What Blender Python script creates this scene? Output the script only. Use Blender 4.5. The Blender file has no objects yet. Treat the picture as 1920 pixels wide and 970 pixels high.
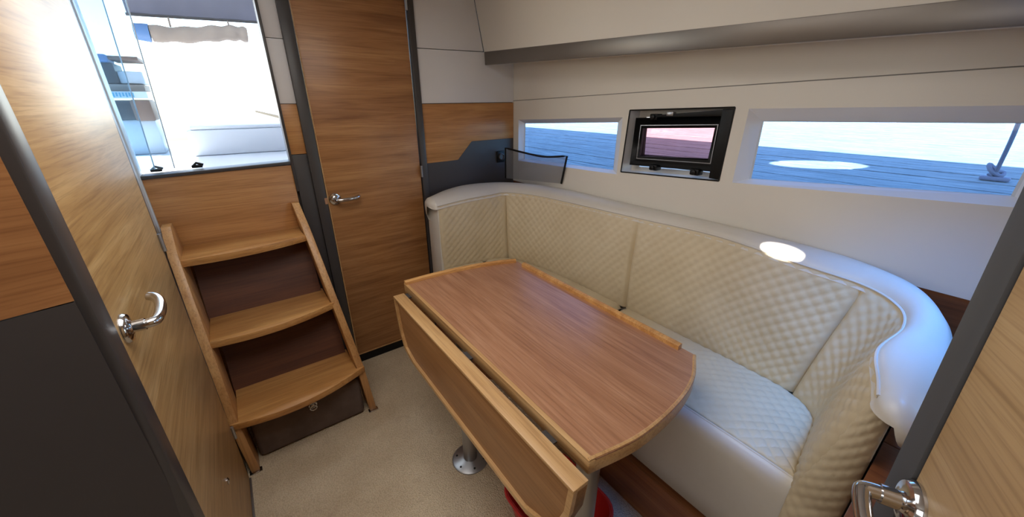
import bpy, bmesh, math, random
from mathutils import Vector, Matrix
random.seed(4)
S = bpy.context.scene
COL = S.collection
V = Vector

# ------------------------------------------------------------------ camera, light, exposure
cam = bpy.data.cameras.new('camera')
cam.sensor_width = 36.0
cam.lens = 36.0 * 702.0 / 1920.0
cam.clip_start = 0.02
cam_o = bpy.data.objects.new('camera', cam)
COL.objects.link(cam_o)
cam_o.location = (0, 0, 1.40)
cam_o.rotation_euler = (math.radians(90 - 22.79), 0, math.radians(-36.3))
S.camera = cam_o

S.view_settings.view_transform = 'Standard'
S.view_settings.look = 'None'
S.view_settings.gamma = 1.0
S.view_settings.use_curve_mapping = False
S.view_settings.exposure = 0.0
S.cycles.use_denoising = True
S.cycles.max_bounces = 8
S.cycles.diffuse_bounces = 4
S.cycles.transparent_max_bounces = 12
S.cycles.sample_clamp_indirect = 6.0
S.cycles.caustics_reflective = False
S.cycles.caustics_refractive = False

SUN_DIR = V((1.0, -0.40, -0.75)).normalized()
w = bpy.data.worlds.new('sky')
S.world = w
w.use_nodes = True
wn = w.node_tree
bgn = wn.nodes['Background']
sky = wn.nodes.new('ShaderNodeTexSky')
sky.sky_type = 'NISHITA'
sky.sun_disc = False
sky.sun_elevation = math.asin(-SUN_DIR.z)
sky.sun_rotation = math.atan2(-SUN_DIR.x, -SUN_DIR.y)
wn.links.new(sky.outputs[0], bgn.inputs[0])
bgn.inputs[1].default_value = 0.72

sun = bpy.data.lights.new('sun', 'SUN')
sun.energy = 34.0
sun.angle = 0.009
sun.color = (1.0, 0.95, 0.87)
sun_o = bpy.data.objects.new('sun', sun)
COL.objects.link(sun_o)
sun_o.rotation_euler = SUN_DIR.to_track_quat('-Z', 'Y').to_euler()
sun_o.location = (-6, 4, 6)

def area(name, loc, target, sx, sy, energy, color, spread=180):
    l = bpy.data.lights.new(name, 'AREA')
    l.shape = 'RECTANGLE'
    l.size, l.size_y = sx, sy
    l.energy = energy
    l.color = color
    l.spread = math.radians(spread)
    o = bpy.data.objects.new(name, l)
    COL.objects.link(o)
    o.location = loc
    o.rotation_euler = (V(target) - V(loc)).to_track_quat('-Z', 'Y').to_euler()
    return o
area('saloon_ceiling_fill', (0.15, 0.70, 1.92), (0.15, 0.75, 0), 0.7, 0.9, 9.2, (1.0, 0.965, 0.92), 170)  # added fill light just under the ceiling, no fixture modelled
area('blue_fill_over_seat', (1.04, -0.10, 1.90), (1.18, 0.02, 0.94), 0.26, 0.26, 2.1, (0.06, 0.32, 1.0), 50)  # added blue light to tint the settee roll; no hatch above it
area('port_side_fill', (-1.15, -0.15, 1.50), (0.6, 0.55, 0.8), 0.8, 0.6, 6.5, (1.0, 0.97, 0.93))  # added fill hanging inside the port wall, which has no window
area('companionway_daylight', (-0.03, 2.06, 1.62), (-0.03, 0.6, 1.2), 0.46, 0.60, 2.2, (0.86, 0.95, 1.0))

# ------------------------------------------------------------------ materials
def mat(name):
    m = bpy.data.materials.new(name)
    m.use_nodes = True
    nt = m.node_tree
    b = nt.nodes['Principled BSDF']
    return m, nt, b

def srgb(r, g, b):
    f = lambda c: (c / 255 / 12.92) if c / 255 <= .04045 else ((c / 255 + .055) / 1.055) ** 2.4
    return (f(r), f(g), f(b), 1)

def nd(nt, t, **kw):
    n = nt.nodes.new(t)
    for k, v in kw.items():
        setattr(n, k, v)
    return n

def ramp(nt, fac, stops):
    r = nd(nt, 'ShaderNodeValToRGB')
    e = r.color_ramp.elements
    e[0].position, e[0].color = stops[0]
    e[1].position, e[1].color = stops[-1]
    for p, c in stops[1:-1]:
        x = e.new(p); x.color = c
    nt.links.new(fac, r.inputs[0])
    return r.outputs[0]

def noise(nt, vec, scale, detail=4, rough=.55, dist=0.0):
    n = nd(nt, 'ShaderNodeTexNoise')
    n.inputs['Scale'].default_value = scale
    n.inputs['Detail'].default_value = detail
    n.inputs['Roughness'].default_value = rough
    n.inputs['Distortion'].default_value = dist
    if vec: nt.links.new(vec, n.inputs['Vector'])
    return n.outputs['Fac']

def mapping(nt, scale, rot=(0, 0, 0), coord='Object'):
    tc = nd(nt, 'ShaderNodeTexCoord')
    mp = nd(nt, 'ShaderNodeMapping')
    mp.inputs['Scale'].default_value = scale
    mp.inputs['Rotation'].default_value = rot
    nt.links.new(tc.outputs[coord], mp.inputs['Vector'])
    return mp.outputs[0]

def bump(nt, b, h, strength, dist=.002):
    n = nd(nt, 'ShaderNodeBump')
    n.inputs['Strength'].default_value = strength
    n.inputs['Distance'].default_value = dist
    nt.links.new(h, n.inputs['Height'])
    nt.links.new(n.outputs[0], b.inputs['Normal'])

def mixc(nt, fac, a, c, mode='MIX'):
    m = nd(nt, 'ShaderNodeMix', data_type='RGBA', blend_type=mode)
    if isinstance(fac, float): m.inputs[0].default_value = fac
    else: nt.links.new(fac, m.inputs[0])
    for s, val in ((6, a), (7, c)):
        if isinstance(val, tuple): m.inputs[s].default_value = val
        else: nt.links.new(val, m.inputs[s])
    return m.outputs[2]

def wood(name, dark, mid, light, axis='X', rough=.38, coat=.15, band=1.0, fine=1.0, spec=.5):
    m, nt, b = mat(name)
    al = {'X': 0, 'Y': 1, 'Z': 2}[axis]
    def sc(a, c):
        s = [c, c, c]; s[al] = a
        return tuple(s)
    big = noise(nt, mapping(nt, sc(.9 * band, 11 * band)), 1.6, 5, .6, .7)
    col = ramp(nt, big, [(.25, dark), (.5, mid), (.74, light)])
    fn = noise(nt, mapping(nt, sc(5 * fine, 210 * fine)), 1.0, 3, .6)
    fr = ramp(nt, fn, [(.36, (.62, .55, .5, 1)), (.52, (1, 1, 1, 1))])
    col = mixc(nt, .55, col, fr, 'MULTIPLY')
    nt.links.new(col, b.inputs['Base Color'])
    b.inputs['Roughness'].default_value = rough
    b.inputs['Specular IOR Level'].default_value = spec
    b.inputs['Coat Weight'].default_value = coat
    b.inputs['Coat Roughness'].default_value = .25
    bump(nt, b, fn, .12, .0006)
    return m

def plain(name, col, rough=.5, metal=0.0, spec=.5, grain=0.0, gscale=400, tint=0.0, tscale=3.0, coat=0.0):
    m, nt, b = mat(name)
    b.inputs['Base Color'].default_value = col
    b.inputs['Roughness'].default_value = rough
    b.inputs['Metallic'].default_value = metal
    b.inputs['Specular IOR Level'].default_value = spec
    b.inputs['Coat Weight'].default_value = coat
    n = noise(nt, mapping(nt, (1, 1, 1)), tscale, 5)
    c2 = tuple(x * (1 - tint) for x in col[:3]) + (1,)
    nt.links.new(ramp(nt, n, [(.35, c2), (.65, col)]), b.inputs['Base Color'])
    if grain:
        g = noise(nt, mapping(nt, (1, 1, 1)), gscale, 2)
        bump(nt, b, g, grain, .001)
    return m

M = {}
M['oak_x'] = wood('oak_veneer_across', srgb(156, 106, 60), srgb(184, 130, 78), srgb(204, 154, 98), 'X')
M['oak_door2'] = wood('oak_door_aft', srgb(138, 92, 54), srgb(168, 118, 72), srgb(188, 140, 90), 'X', band=1.4)
M['oak_y'] = wood('oak_door_side', srgb(164, 126, 78), srgb(190, 152, 100), srgb(212, 178, 126), 'Y', rough=.40, coat=.0, band=1.6, spec=.6)
M['oak_d3'] = wood('oak_door_near', srgb(158, 126, 86), srgb(176, 144, 102), srgb(190, 160, 118), 'X', rough=.5, coat=0.0, band=1.5)
M['oak_step'] = wood('oak_steps', srgb(172, 118, 62), srgb(198, 144, 84), srgb(216, 166, 102), 'X', rough=.4, band=1.3)
M['oak_rail'] = wood('oak_stringer', srgb(170, 120, 70), srgb(196, 146, 92), srgb(212, 166, 110), 'Z', rough=.42)
M['oak_riser_shade'] = wood('oak_riser_shade', srgb(72, 36, 18), srgb(90, 48, 24), srgb(106, 60, 32), 'X', rough=.5, coat=0)  # shade under the steps is put into this darker oak colour
M['oak_plinth'] = wood('oak_plinth', srgb(116, 66, 32), srgb(138, 84, 44), srgb(154, 98, 56), 'Y', rough=.45)
M['table'] = wood('table_veneer', srgb(154, 106, 76), srgb(170, 122, 90), srgb(184, 138, 106), 'Y', rough=.3, coat=.3, band=2.4)
M['table_edge'] = wood('table_oak_edge', srgb(180, 136, 86), srgb(198, 156, 104), srgb(212, 174, 124), 'Y', rough=.4)
M['leaf'] = wood('leaf_veneer', srgb(146, 100, 58), srgb(160, 114, 70), srgb(174, 128, 82), 'Y', rough=.42)
M['teak'] = wood('teak_boards', srgb(88, 48, 24), srgb(112, 64, 34), srgb(130, 80, 46), 'Y', rough=.5)
M['panelwood'] = wood('oak_panel_near', srgb(128, 82, 46), srgb(156, 106, 64), srgb(178, 128, 80), 'X', rough=.42)
M['dark'] = plain('dark_laminate', srgb(62, 58, 58), .42, spec=.5, grain=.03, tint=.1)
M['dark_gloss'] = plain('dark_frame', srgb(66, 63, 63), .38, spec=.55, tint=.08)
M['dark_matt'] = plain('dark_matt_edge', srgb(74, 74, 76), .6, spec=.3, tint=.06)
M['trim_metal'] = plain('bronze_brushed_trim', srgb(122, 115, 108), .38, metal=.55, grain=.05, gscale=250, tint=.12)
M['black'] = plain('black_rubber', srgb(13, 13, 14), .5, spec=.3, tint=.1)
M['cream'] = plain('cream_liner', srgb(222, 216, 205), .62, spec=.3, grain=.05, gscale=260, tint=.03)
M['grey_panel'] = plain('pale_grey_liner', srgb(226, 226, 228), .55, spec=.35, grain=.04, gscale=260, tint=.03)
M['groove'] = plain('seam_grey', srgb(140, 134, 128), .7, tint=.05)  # plain grey joint between the lower and upper wall panels
M['ceiling'] = plain('white_headliner', srgb(226, 222, 214), .7, spec=.2, tint=.02)
M['chrome'] = plain('chrome', srgb(205, 205, 208), .12, metal=1.0, tint=.04)
M['steel'] = plain('satin_steel', srgb(168, 168, 170), .34, metal=.85, tint=.1)
M['gelcoat'] = plain('white_gelcoat', srgb(206, 213, 221), .35, tint=.03)
M['grey_canvas'] = plain('grey_canvas', srgb(108, 108, 122), .8, grain=.1, tint=.1)
M['beige_canvas'] = plain('beige_canvas', srgb(160, 146, 134), .8, grain=.1, tint=.18, tscale=5)
M['blue_plastic'] = plain('blue_vinyl', srgb(92, 128, 176), .5, tint=.1)
M['brown_leather'] = plain('brown_vinyl', srgb(128, 98, 82), .5, tint=.1)
M['teal'] = plain('teal_print', srgb(70, 160, 190), .5, tint=.05)
M['red'] = plain('red_plastic', srgb(196, 44, 40), .4, tint=.1)
M['rope'] = plain('grey_blue_rope', srgb(158, 148, 160), .8, grain=.3, gscale=120, tint=.2)

def leather(name, col, tint, rough=.48):
    m, nt, b = mat(name)
    n = noise(nt, mapping(nt, (1, 1, 1)), 6, 5)
    nt.links.new(ramp(nt, n, [(.3, tint), (.7, col)]), b.inputs['Base Color'])
    b.inputs['Roughness'].default_value = rough
    b.inputs['Specular IOR Level'].default_value = .45
    g = nd(nt, 'ShaderNodeTexVoronoi'); g.inputs['Scale'].default_value = 420
    nt.links.new(mapping(nt, (1, 1, 1)), g.inputs['Vector'])
    bump(nt, b, g.outputs['Distance'], .08, .0008)
    return m
M['leather'] = leather('cream_quilted_leather', srgb(208, 193, 163), srgb(198, 181, 149))
M['leather_smooth'] = leather('white_smooth_leather', srgb(206, 200, 190), srgb(200, 193, 181), .34)

def carpet():
    m, nt, b = mat('beige_loop_carpet')
    vo = nd(nt, 'ShaderNodeTexVoronoi'); vo.inputs['Scale'].default_value = 190
    nt.links.new(mapping(nt, (1, 1, 1)), vo.inputs['Vector'])
    big = noise(nt, mapping(nt, (1, 1, 1)), 5, 5)
    c = ramp(nt, big, [(.3, srgb(204, 184, 156)), (.7, srgb(224, 206, 178))])
    sp = ramp(nt, vo.outputs['Distance'], [(.1, (1, 1, 1, 1)), (.75, (.55, .5, .45, 1))])
    st = noise(nt, mapping(nt, (1, 1, 1)), 14, 3)
    c = mixc(nt, .5, c, sp, 'MULTIPLY')
    c = mixc(nt, ramp(nt, st, [(.62, (0, 0, 0, 1)), (.8, (.35, .35, .35, 1))]), c, srgb(150, 126, 110))
    nt.links.new(c, b.inputs['Base Color'])
    b.inputs['Roughness'].default_value = .95
    b.inputs['Specular IOR Level'].default_value = .1
    bump(nt, b, vo.outputs['Distance'], .9, -.004)
    return m
M['carpet'] = carpet()
M['dark_carpet'] = plain('dark_toe_carpet', srgb(112, 98, 92), .95, spec=.1, grain=.6, gscale=180, tint=.25, tscale=12)

def glass(name, col, alpha):
    m, nt, b = mat(name)
    nt.nodes.remove(b)
    out = nt.nodes['Material Output']
    tr = nd(nt, 'ShaderNodeBsdfTransparent'); tr.inputs[0].default_value = col
    gl = nd(nt, 'ShaderNodeBsdfGlossy'); gl.inputs['Roughness'].default_value = .03
    fr = nd(nt, 'ShaderNodeFresnel'); fr.inputs[0].default_value = 1.45
    n = noise(nt, mapping(nt, (1, 1, 1)), 9, 3)
    mx = nd(nt, 'ShaderNodeMixShader')
    ge = nd(nt, 'ShaderNodeNewGeometry')
    iv = nd(nt, 'ShaderNodeMath', operation='SUBTRACT'); iv.inputs[0].default_value = 1.0
    nt.links.new(ge.outputs['Backfacing'], iv.inputs[1])
    ml = nd(nt, 'ShaderNodeMath', operation='MULTIPLY')
    nt.links.new(fr.outputs[0], ml.inputs[0]); nt.links.new(iv.outputs[0], ml.inputs[1])
    nt.links.new(ml.outputs[0], mx.inputs[0])
    nt.links.new(tr.outputs[0], mx.inputs[1]); nt.links.new(gl.outputs[0], mx.inputs[2])
    last = mx.outputs[0]
    if alpha > 0:
        df = nd(nt, 'ShaderNodeBsdfDiffuse')
        nt.links.new(ramp(nt, n, [(.3, tuple(c * .85 for c in col[:3]) + (1,)), (.7, col)]), df.inputs[0])
        m2 = nd(nt, 'ShaderNodeMixShader'); m2.inputs[0].default_value = alpha
        nt.links.new(last, m2.inputs[1]); nt.links.new(df.outputs[0], m2.inputs[2])
        last = m2.outputs[0]
    nt.links.new(last, out.inputs[0])
    return m
M['glass'] = glass('window_glass', (.62, .81, 1.0, 1), .02)
M['glass_door'] = glass('sliding_door_glass', (.80, .90, .97, 1), .06)
M['glass_pink'] = glass('pink_tinted_acrylic', (.80, .58, .62, 1), .03)
M['mesh'] = glass('black_net', (.58, .58, .60, 1), .22)

def dockmat():
    m, nt, b = mat('weathered_dock_wood')
    n1 = noise(nt, mapping(nt, (30, 2, 10)), 2.0, 6, .7, 1.2)
    n2 = noise(nt, mapping(nt, (1, 1, 1)), 3.0, 4)
    c = ramp(nt, n1, [(.3, srgb(96, 96, 98)), (.5, srgb(160, 159, 157)), (.72, srgb(205, 203, 200))])
    c = mixc(nt, .4, c, ramp(nt, n2, [(.3, (.6, .6, .62, 1)), (.7, (1, 1, 1, 1))]), 'MULTIPLY')
    nt.links.new(c, b.inputs['Base Color'])
    b.inputs['Roughness'].default_value = .85
    bump(nt, b, n1, .5, .006)
    return m
M['dock'] = dockmat()
def water():
    m, nt, b = mat('harbour_water')
    n = noise(nt, mapping(nt, (1, 1, 1)), 2.5, 5)
    nt.links.new(ramp(nt, n, [(.3, srgb(30, 60, 84)), (.7, srgb(48, 84, 108))]), b.inputs['Base Color'])
    b.inputs['Roughness'].default_value = .12
    bump(nt, b, n, .5, .05)
    return m
M['water'] = water()

# ------------------------------------------------------------------ builders
ROOT = {}
def org(o):
    while o.parent: o = o.parent
    return o

class MB:
    def __init__(s): s.v = []; s.f = []
    def add(s, vs, fs):
        n = len(s.v); s.v += [V(p) for p in vs]; s.f += [tuple(i + n for i in f) for f in fs]; return s
    def box(s, x0, x1, y0, y1, z0, z1):
        return s.add([(x0, y0, z0), (x1, y0, z0), (x1, y1, z0), (x0, y1, z0), (x0, y0, z1), (x1, y0, z1), (x1, y1, z1), (x0, y1, z1)],
                     [(0, 3, 2, 1), (4, 5, 6, 7), (0, 1, 5, 4), (1, 2, 6, 5), (2, 3, 7, 6), (3, 0, 4, 7)])
    def hexa(s, a, b):
        return s.add(list(a) + list(b), [(3, 2, 1, 0), (4, 5, 6, 7), (0, 1, 5, 4), (1, 2, 6, 5), (2, 3, 7, 6), (3, 0, 4, 7)])
    def prism(s, poly, off):
        n = len(poly); off = V(off)
        vs = [V(p) for p in poly] + [V(p) + off for p in poly]
        fs = [tuple(range(n - 1, -1, -1)), tuple(range(n, 2 * n))] + [(i, (i + 1) % n, n + (i + 1) % n, n + i) for i in range(n)]
        return s.add(vs, fs)
    def tube(s, path, r, n=10, closed=False):
        path = [V(p) for p in path]; k = len(path)
        rr = r if isinstance(r, (list, tuple)) else [r] * k
        rings = []
        ref = None
        for i, p in enumerate(path):
            a = path[i - 1] if (i > 0 or closed) else p
            c = path[(i + 1) % k] if (i < k - 1 or closed) else p
            t = (c - a).normalized()
            if ref is None:
                ref = t.orthogonal().normalized()
            ref = (ref - t * ref.dot(t)).normalized()
            bt = t.cross(ref)
            rings.append([p + (ref * math.cos(q) + bt * math.sin(q)) * rr[i] for q in [2 * math.pi * j / n for j in range(n)]])
        vs = [q for g in rings for q in g]
        fs = []
        for i in range(k if closed else k - 1):
            i2 = (i + 1) % k
            for j in range(n):
                fs.append((i * n + j, i * n + (j + 1) % n, i2 * n + (j + 1) % n, i2 * n + j))
        if not closed:
            fs.append(tuple(range(n - 1, -1, -1))); fs.append(tuple((k - 1) * n + j for j in range(n)))
        return s.add(vs, fs)
    def lathe(s, prof, o, axis, n=24):
        axis = V(axis).normalized(); a = axis.orthogonal().normalized(); b = axis.cross(a); o = V(o)
        vs = []
        for r, h in prof:
            for j in range(n):
                q = 2 * math.pi * j / n
                vs.append(o + axis * h + (a * math.cos(q) + b * math.sin(q)) * r)
        fs = []
        for i in range(len(prof) - 1):
            for j in range(n):
                fs.append((i * n + j, i * n + (j + 1) % n, (i + 1) * n + (j + 1) % n, (i + 1) * n + j))
        fs.append(tuple(range(n - 1, -1, -1))); fs.append(tuple((len(prof) - 1) * n + j for j in range(n)))
        return s.add(vs, fs)
    def grid(s, rows):
        m = len(rows[0]); vs = [p for r in rows for p in r]; fs = []
        for i in range(len(rows) - 1):
            for j in range(m - 1):
                fs.append((i * m + j, i * m + j + 1, (i + 1) * m + j + 1, (i + 1) * m + j))
        return s.add(vs, fs)
    def build(s, name, m, parent=None, smooth=False, bevel=0.0, local=False, segs=2, recalc=True):
        if parent is not None and not local:
            o0 = V(ORG.get(parent.name, (0, 0, 0)))
        elif parent is None and not local:
            xs = [p.x for p in s.v]; ys = [p.y for p in s.v]; zs = [p.z for p in s.v]
            o0 = V(((min(xs) + max(xs)) / 2, (min(ys) + max(ys)) / 2, min(zs)))
        else:
            o0 = V((0, 0, 0))
        me = bpy.data.meshes.new(name)
        me.from_pydata([p - o0 for p in s.v], [], s.f)
        bm = bmesh.new(); bm.from_mesh(me)
        bmesh.ops.remove_doubles(bm, verts=bm.verts, dist=1e-5)
        if recalc: bmesh.ops.recalc_face_normals(bm, faces=bm.faces)
        if bevel:
            es = [e for e in bm.edges if len(e.link_faces) == 2 and e.calc_face_angle(0) > .5]
            bmesh.ops.bevel(bm, geom=es, offset=bevel, segments=segs, affect='EDGES', profile=.5, clamp_overlap=True)
        bm.to_mesh(me); bm.free()
        me.materials.append(M[m])
        if smooth or bevel:
            for p in me.polygons: p.use_smooth = True
            me.set_sharp_from_angle(angle=math.radians(42))
        o = bpy.data.objects.new(name, me)
        COL.objects.link(o)
        if parent is not None: o.parent = parent
        else: o.location = o0
        ORG[o.name] = tuple(o0)
        return o
ORG = {}

def tag(o, label=None, cat=None, group=None, kind=None):
    if label: o['label'] = label
    if cat: o['category'] = cat
    if group: o['group'] = group
    if kind: o['kind'] = kind
    return o
def thing(name, loc, label, cat, group=None, kind=None, rot=None):
    o = bpy.data.objects.new(name, None); o.empty_display_size = .05
    COL.objects.link(o); o.location = loc
    if rot: o.rotation_euler = rot
    ORG[o.name] = tuple(loc)
    return tag(o, label, cat, group, kind)
def box(name, m, parent, x0, x1, y0, y1, z0, z1, bevel=0.0, **k):
    return MB().box(x0, x1, y0, y1, z0, z1).build(name, m, parent, bevel=bevel, **k)
def struct(o, label, cat): return tag(o, label, cat, kind='structure')

def lerp(a, b, t): return a + (b - a) * t
def spline(pts, n):
    """Catmull-Rom through pts (tuples of floats), n samples per span."""
    P = [V(p) for p in pts]; out = []
    for i in range(len(P) - 1):
        p0 = P[max(i - 1, 0)]; p1 = P[i]; p2 = P[i + 1]; p3 = P[min(i + 2, len(P) - 1)]
        if i == 0: p0 = p1 * 2 - p2
        if i == len(P) - 2: p3 = p2 * 2 - p1
        for k in range(n):
            t = k / n
            out.append(.5 * ((2 * p1) + (p2 - p0) * t + (2 * p0 - 5 * p1 + 4 * p2 - p3) * t * t + (3 * p1 - p0 - 3 * p2 + p3) * t ** 3))
    out.append(P[-1])
    return out

# ------------------------------------------------------------------ the cabin shell
YB, XH, XL, ZC = 1.955, 1.448, -0.231, 1.95

struct(box('floor', 'carpet', None, -1.45, 1.46, -1.4, 1.97, -.04, 0), 'beige looped carpet covering the cabin floor', 'floor')

# ceiling with a round deck light
def plate_hole(mb, rect, hole, fn):
    """flat plate: rect (u0,u1,v0,v1) minus an ellipse (cu,cv,ru,rv); fn maps (u,v) to 3D"""
    u0, u1, v0, v1 = rect; cu, cv, ru, rv = hole
    N = 48; o = []; i = []
    for k in range(N):
        a = 2 * math.pi * k / N + math.pi / 4
        c, s_ = math.cos(a), math.sin(a)
        t = 1 / max(abs(c), abs(s_))
        cc, ss = c * t, s_ * t
        o.append(fn(cu + (u1 - cu) * cc if cc > 0 else cu + (cu - u0) * cc, cv + (v1 - cv) * ss if ss > 0 else cv + (cv - v0) * ss))
        i.append(fn(cu + ru * c, cv + rv * s_))
    mb.add(o + i, [(k, (k + 1) % N, N + (k + 1) % N, N + k) for k in range(N)])
    return mb
mb = MB()
plate_hole(mb, (-1.45, 1.46, -1.4, 1.99), (.03, .915, .040, .060), lambda u, v: V((u, v, ZC)))
struct(mb.build('ceiling', 'ceiling'), 'white headliner over the saloon', 'ceiling')

struct(box('wall_port', 'cream', None, -1.49, -1.45, -1.4, 2.0, 0, ZC), 'cream cabin wall on the far side', 'wall')
struct(box('wall_rear', 'oak_x', None, -1.45, 1.46, -1.44, -1.4, 0, ZC), 'oak wall behind the saloon', 'wall')

# aft bulkhead, panel by panel
wa = thing('wall_aft', (.6, YB, 0), 'aft bulkhead of pale grey, oak and dark panels', 'wall', kind='structure')
Y0, Y1 = YB, YB + .02
G = .0015
box('backing', 'dark', wa, .85, 1.50, YB + .02, YB + .03, 0, ZC)
MB().prism([V((.857, Y0, 1.64 + G)), V((1.243, Y0, 1.648 + G)), V((1.18, Y0, ZC)), V((.857, Y0, ZC))], (0, .02, 0)).build('panel', 'grey_panel', wa, bevel=.0015)
MB().prism([V((.857, Y0, 1.388 + G)), V((1.4465, Y0, 1.394 + G)), V((1.452, Y0, 1.66)), V((1.243, Y0, 1.648 - G)), V((.857, Y0, 1.64 - G))], (0, .02, 0)).build('panel', 'grey_panel', wa, bevel=.0015)
MB().prism([V((.857, Y0, 1.087)), V((1.052, Y0, 1.090)), V((1.148, Y0, 1.187)), V((1.4465, Y0, 1.190)), V((1.4465, Y0, 1.394 - G)), V((.857, Y0, 1.388 - G))], (0, .02, 0)).build('panel', 'oak_x', wa, bevel=.0012)
MB().prism([V((.857, Y0 + .001, 0)), V((1.4465, Y0 + .001, 0)), V((1.4465, Y0 + .001, 1.1895)), V((1.1485, Y0 + .001, 1.1865)), V((1.0525, Y0 + .001, 1.0895)), V((.857, Y0 + .001, 1.0865))], (0, .02, 0)).build('panel', 'dark', wa)
# narrow strip between companionway and door
for z0, z1, m in ((0, 1.180, 'dark'), (1.182, 1.389, 'oak_x'), (1.391, 1.633, 'grey_panel'), (1.635, ZC, 'grey_panel')):
    box('panel', m, wa, .222, .284, Y0, Y1, z0, z1, bevel=.0012)
# oak below the companionway sill
box('panel', 'oak_x', wa, -.285, .212, Y0, Y1, 0, 1.137, bevel=.001)
box('backing', 'dark', wa, -.6, .9, YB + .045, YB + .055, 0, 1.10)

box('backing', 'dark', wa, .215, .30, YB + .0205, YB + .03, 0, ZC)
# companionway frame
cf = thing('trim_1', (-.03, YB, 1.13), 'dark sill and slim white jambs around the companionway opening', 'trim', kind='structure')
MB().hexa([V((-.29, YB - .006, 1.128)), V((.218, YB - .006, 1.140)), V((.218, YB + .07, 1.140)), V((-.29, YB + .07, 1.128))],
          [V((-.29, YB - .006, 1.141)), V((.218, YB - .006, 1.154)), V((.218, YB + .07, 1.154)), V((-.29, YB + .07, 1.141))]).build('sill', 'dark_gloss', cf, bevel=.002)
box('jamb', 'dark_gloss', cf, .212, .2225, YB - .008, YB + .05, 1.02, ZC, bevel=.001)
box('jamb', 'gelcoat', cf, -.300, -.285, YB - .01, YB + .06, 0, ZC, bevel=.002)

# door 2 in the aft bulkhead
d2 = thing('door_2', (.575, YB, 0), 'tall oak cabin door with dark frame beside the steps', 'door', kind='structure')
box('door_leaf', 'oak_door2', d2, .337, .817, YB - .004, YB + .025, .055, ZC, bevel=.002)
box('edge_strip', 'table_edge', d2, .3325, .337, YB - .006, YB + .025, .055, ZC)
box('frame_post', 'dark_gloss', d2, .284, .330, YB - .014, YB + .03, 0, ZC, bevel=.004)
box('frame_post', 'dark_gloss', d2, .822, .856, YB - .014, YB + .03, 0, ZC, bevel=.004)
box('toe_board', 'black', d2, .33, .822, YB - .002, YB + .03, 0, .05)
box('edge_strip', 'table_edge', d2, .337, .817, YB - .0065, YB - .002, .052, .058)
for z in (1.79, 1.02):
    h = MB().lathe([(.006, 0), (.006, .06)], (.8195, YB - .014, z), (0, 0, 1), 10).build('hinge', 'steel', d2, smooth=True)
def lever(parent, o, nrm, along, L, curl, name='handle', ros=.029, r=.0085):
    """lever handle: rosette at o on a face with normal nrm, lever runs along 'along'"""
    o, n, a, c = V(o), V(nrm).normalized(), V(along).normalized(), V(curl)
    rosette = MB().lathe([(ros, 0), (ros, .004), (ros * .9, .008), (ros * .5, .010), (.011, .013), (.011, .03)], o, n, 28).build(name, 'chrome', parent, smooth=True)
    pts = spline([o + n * .012, o + n * .036, o + n * .046 + a * .012, o + n * .048 + a * (L * .45) + c * .1, o + n * .046 + a * (L * .75) + c * .4, o + n * .040 + a * (L * .93) + c * .8, o + n * .030 + a * L + c], 6)
    rr = [r * (1.0 + .12 * math.sin(i / len(pts) * 3)) for i in range(len(pts))]
    MB().tube(pts, rr, 12).build('lever', 'chrome', rosette, smooth=True)
    return rosette
lever(d2, (.366, YB - .004, .962), (0, -1, 0), (1, 0, 0), .105, (0, 0, .006))
box('strike_plate', 'chrome', d2, .318, .331, YB - .0155, YB - .013, .945, .975)

# side bulkhead with door 1
d1 = thing('door_1', (XL, 1.18, 0), 'light oak door in the foreground with chrome lever handle', 'door', kind='structure')
MB().hexa([V((XL, .832, .012)), V((XL, 1.463, .012)), V((XL - .03, 1.463, .012)), V((XL - .03, .832, .012))],
          [V((XL, .868, ZC)), V((XL, 1.540, ZC)), V((XL - .03, 1.540, ZC)), V((XL - .03, .868, ZC))]).build('door_leaf', 'oak_y', d1, bevel=.002)
MB().hexa([V((XL - .03, 1.466, 0)), V((XL - .012, 1.466, 0)), V((XL - .012, 1.486, 0)), V((XL - .03, 1.486, 0))],
          [V((XL - .03, 1.543, ZC)), V((XL - .012, 1.543, ZC)), V((XL - .012, 1.563, ZC)), V((XL - .03, 1.563, ZC))]).build('seal', 'black', d1)
MB().hexa([V((XL - .03, 1.4865, 0)), V((XL - .004, 1.4865, 0)), V((XL - .004, 1.50, 0)), V((XL - .03, 1.50, 0))],
          [V((XL - .03, 1.564, ZC)), V((XL - .004, 1.564, ZC)), V((XL - .004, 1.578, ZC)), V((XL - .03, 1.578, ZC))]).build('frame_post', 'dark_gloss', d1)
lever(d1, (XL, .902, 1.010), (1, 0, 0), (0, 1, 0), .112, (-.004, 0, .012))
for z, y in ((1.0, 1.502), (.24, 1.472)):
    MB().lathe([(.006, 0), (.006, .055)], (XL + .003, y, z - .027), (0, .04, 1), 10).build('hinge', 'steel', d1, smooth=True)
MB().lathe([(.011, 0), (.011, .002), (.004, .005)], (XL, 1.146, .335), (1, 0, 0), 16).build('door_stop', 'chrome', d1, smooth=True)
box('threshold_strip', 'steel', d1, XL - .004, XL + .006, .84, 1.462, 0, .008, bevel=.001)
struct(MB().hexa([V((-.33, 1.49, 0)), V((-.290, 1.49, 0)), V((-.290, 1.945, 0)), V((-.33, 1.945, 0))],
          [V((-.33, 1.49, ZC)), V((-.290, 1.49, ZC)), V((-.290, 1.945, ZC)), V((-.33, 1.945, ZC))]).build('wall_left', 'gelcoat'), 'narrow pale wall between the foreground door and the companionway', 'wall')

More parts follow.
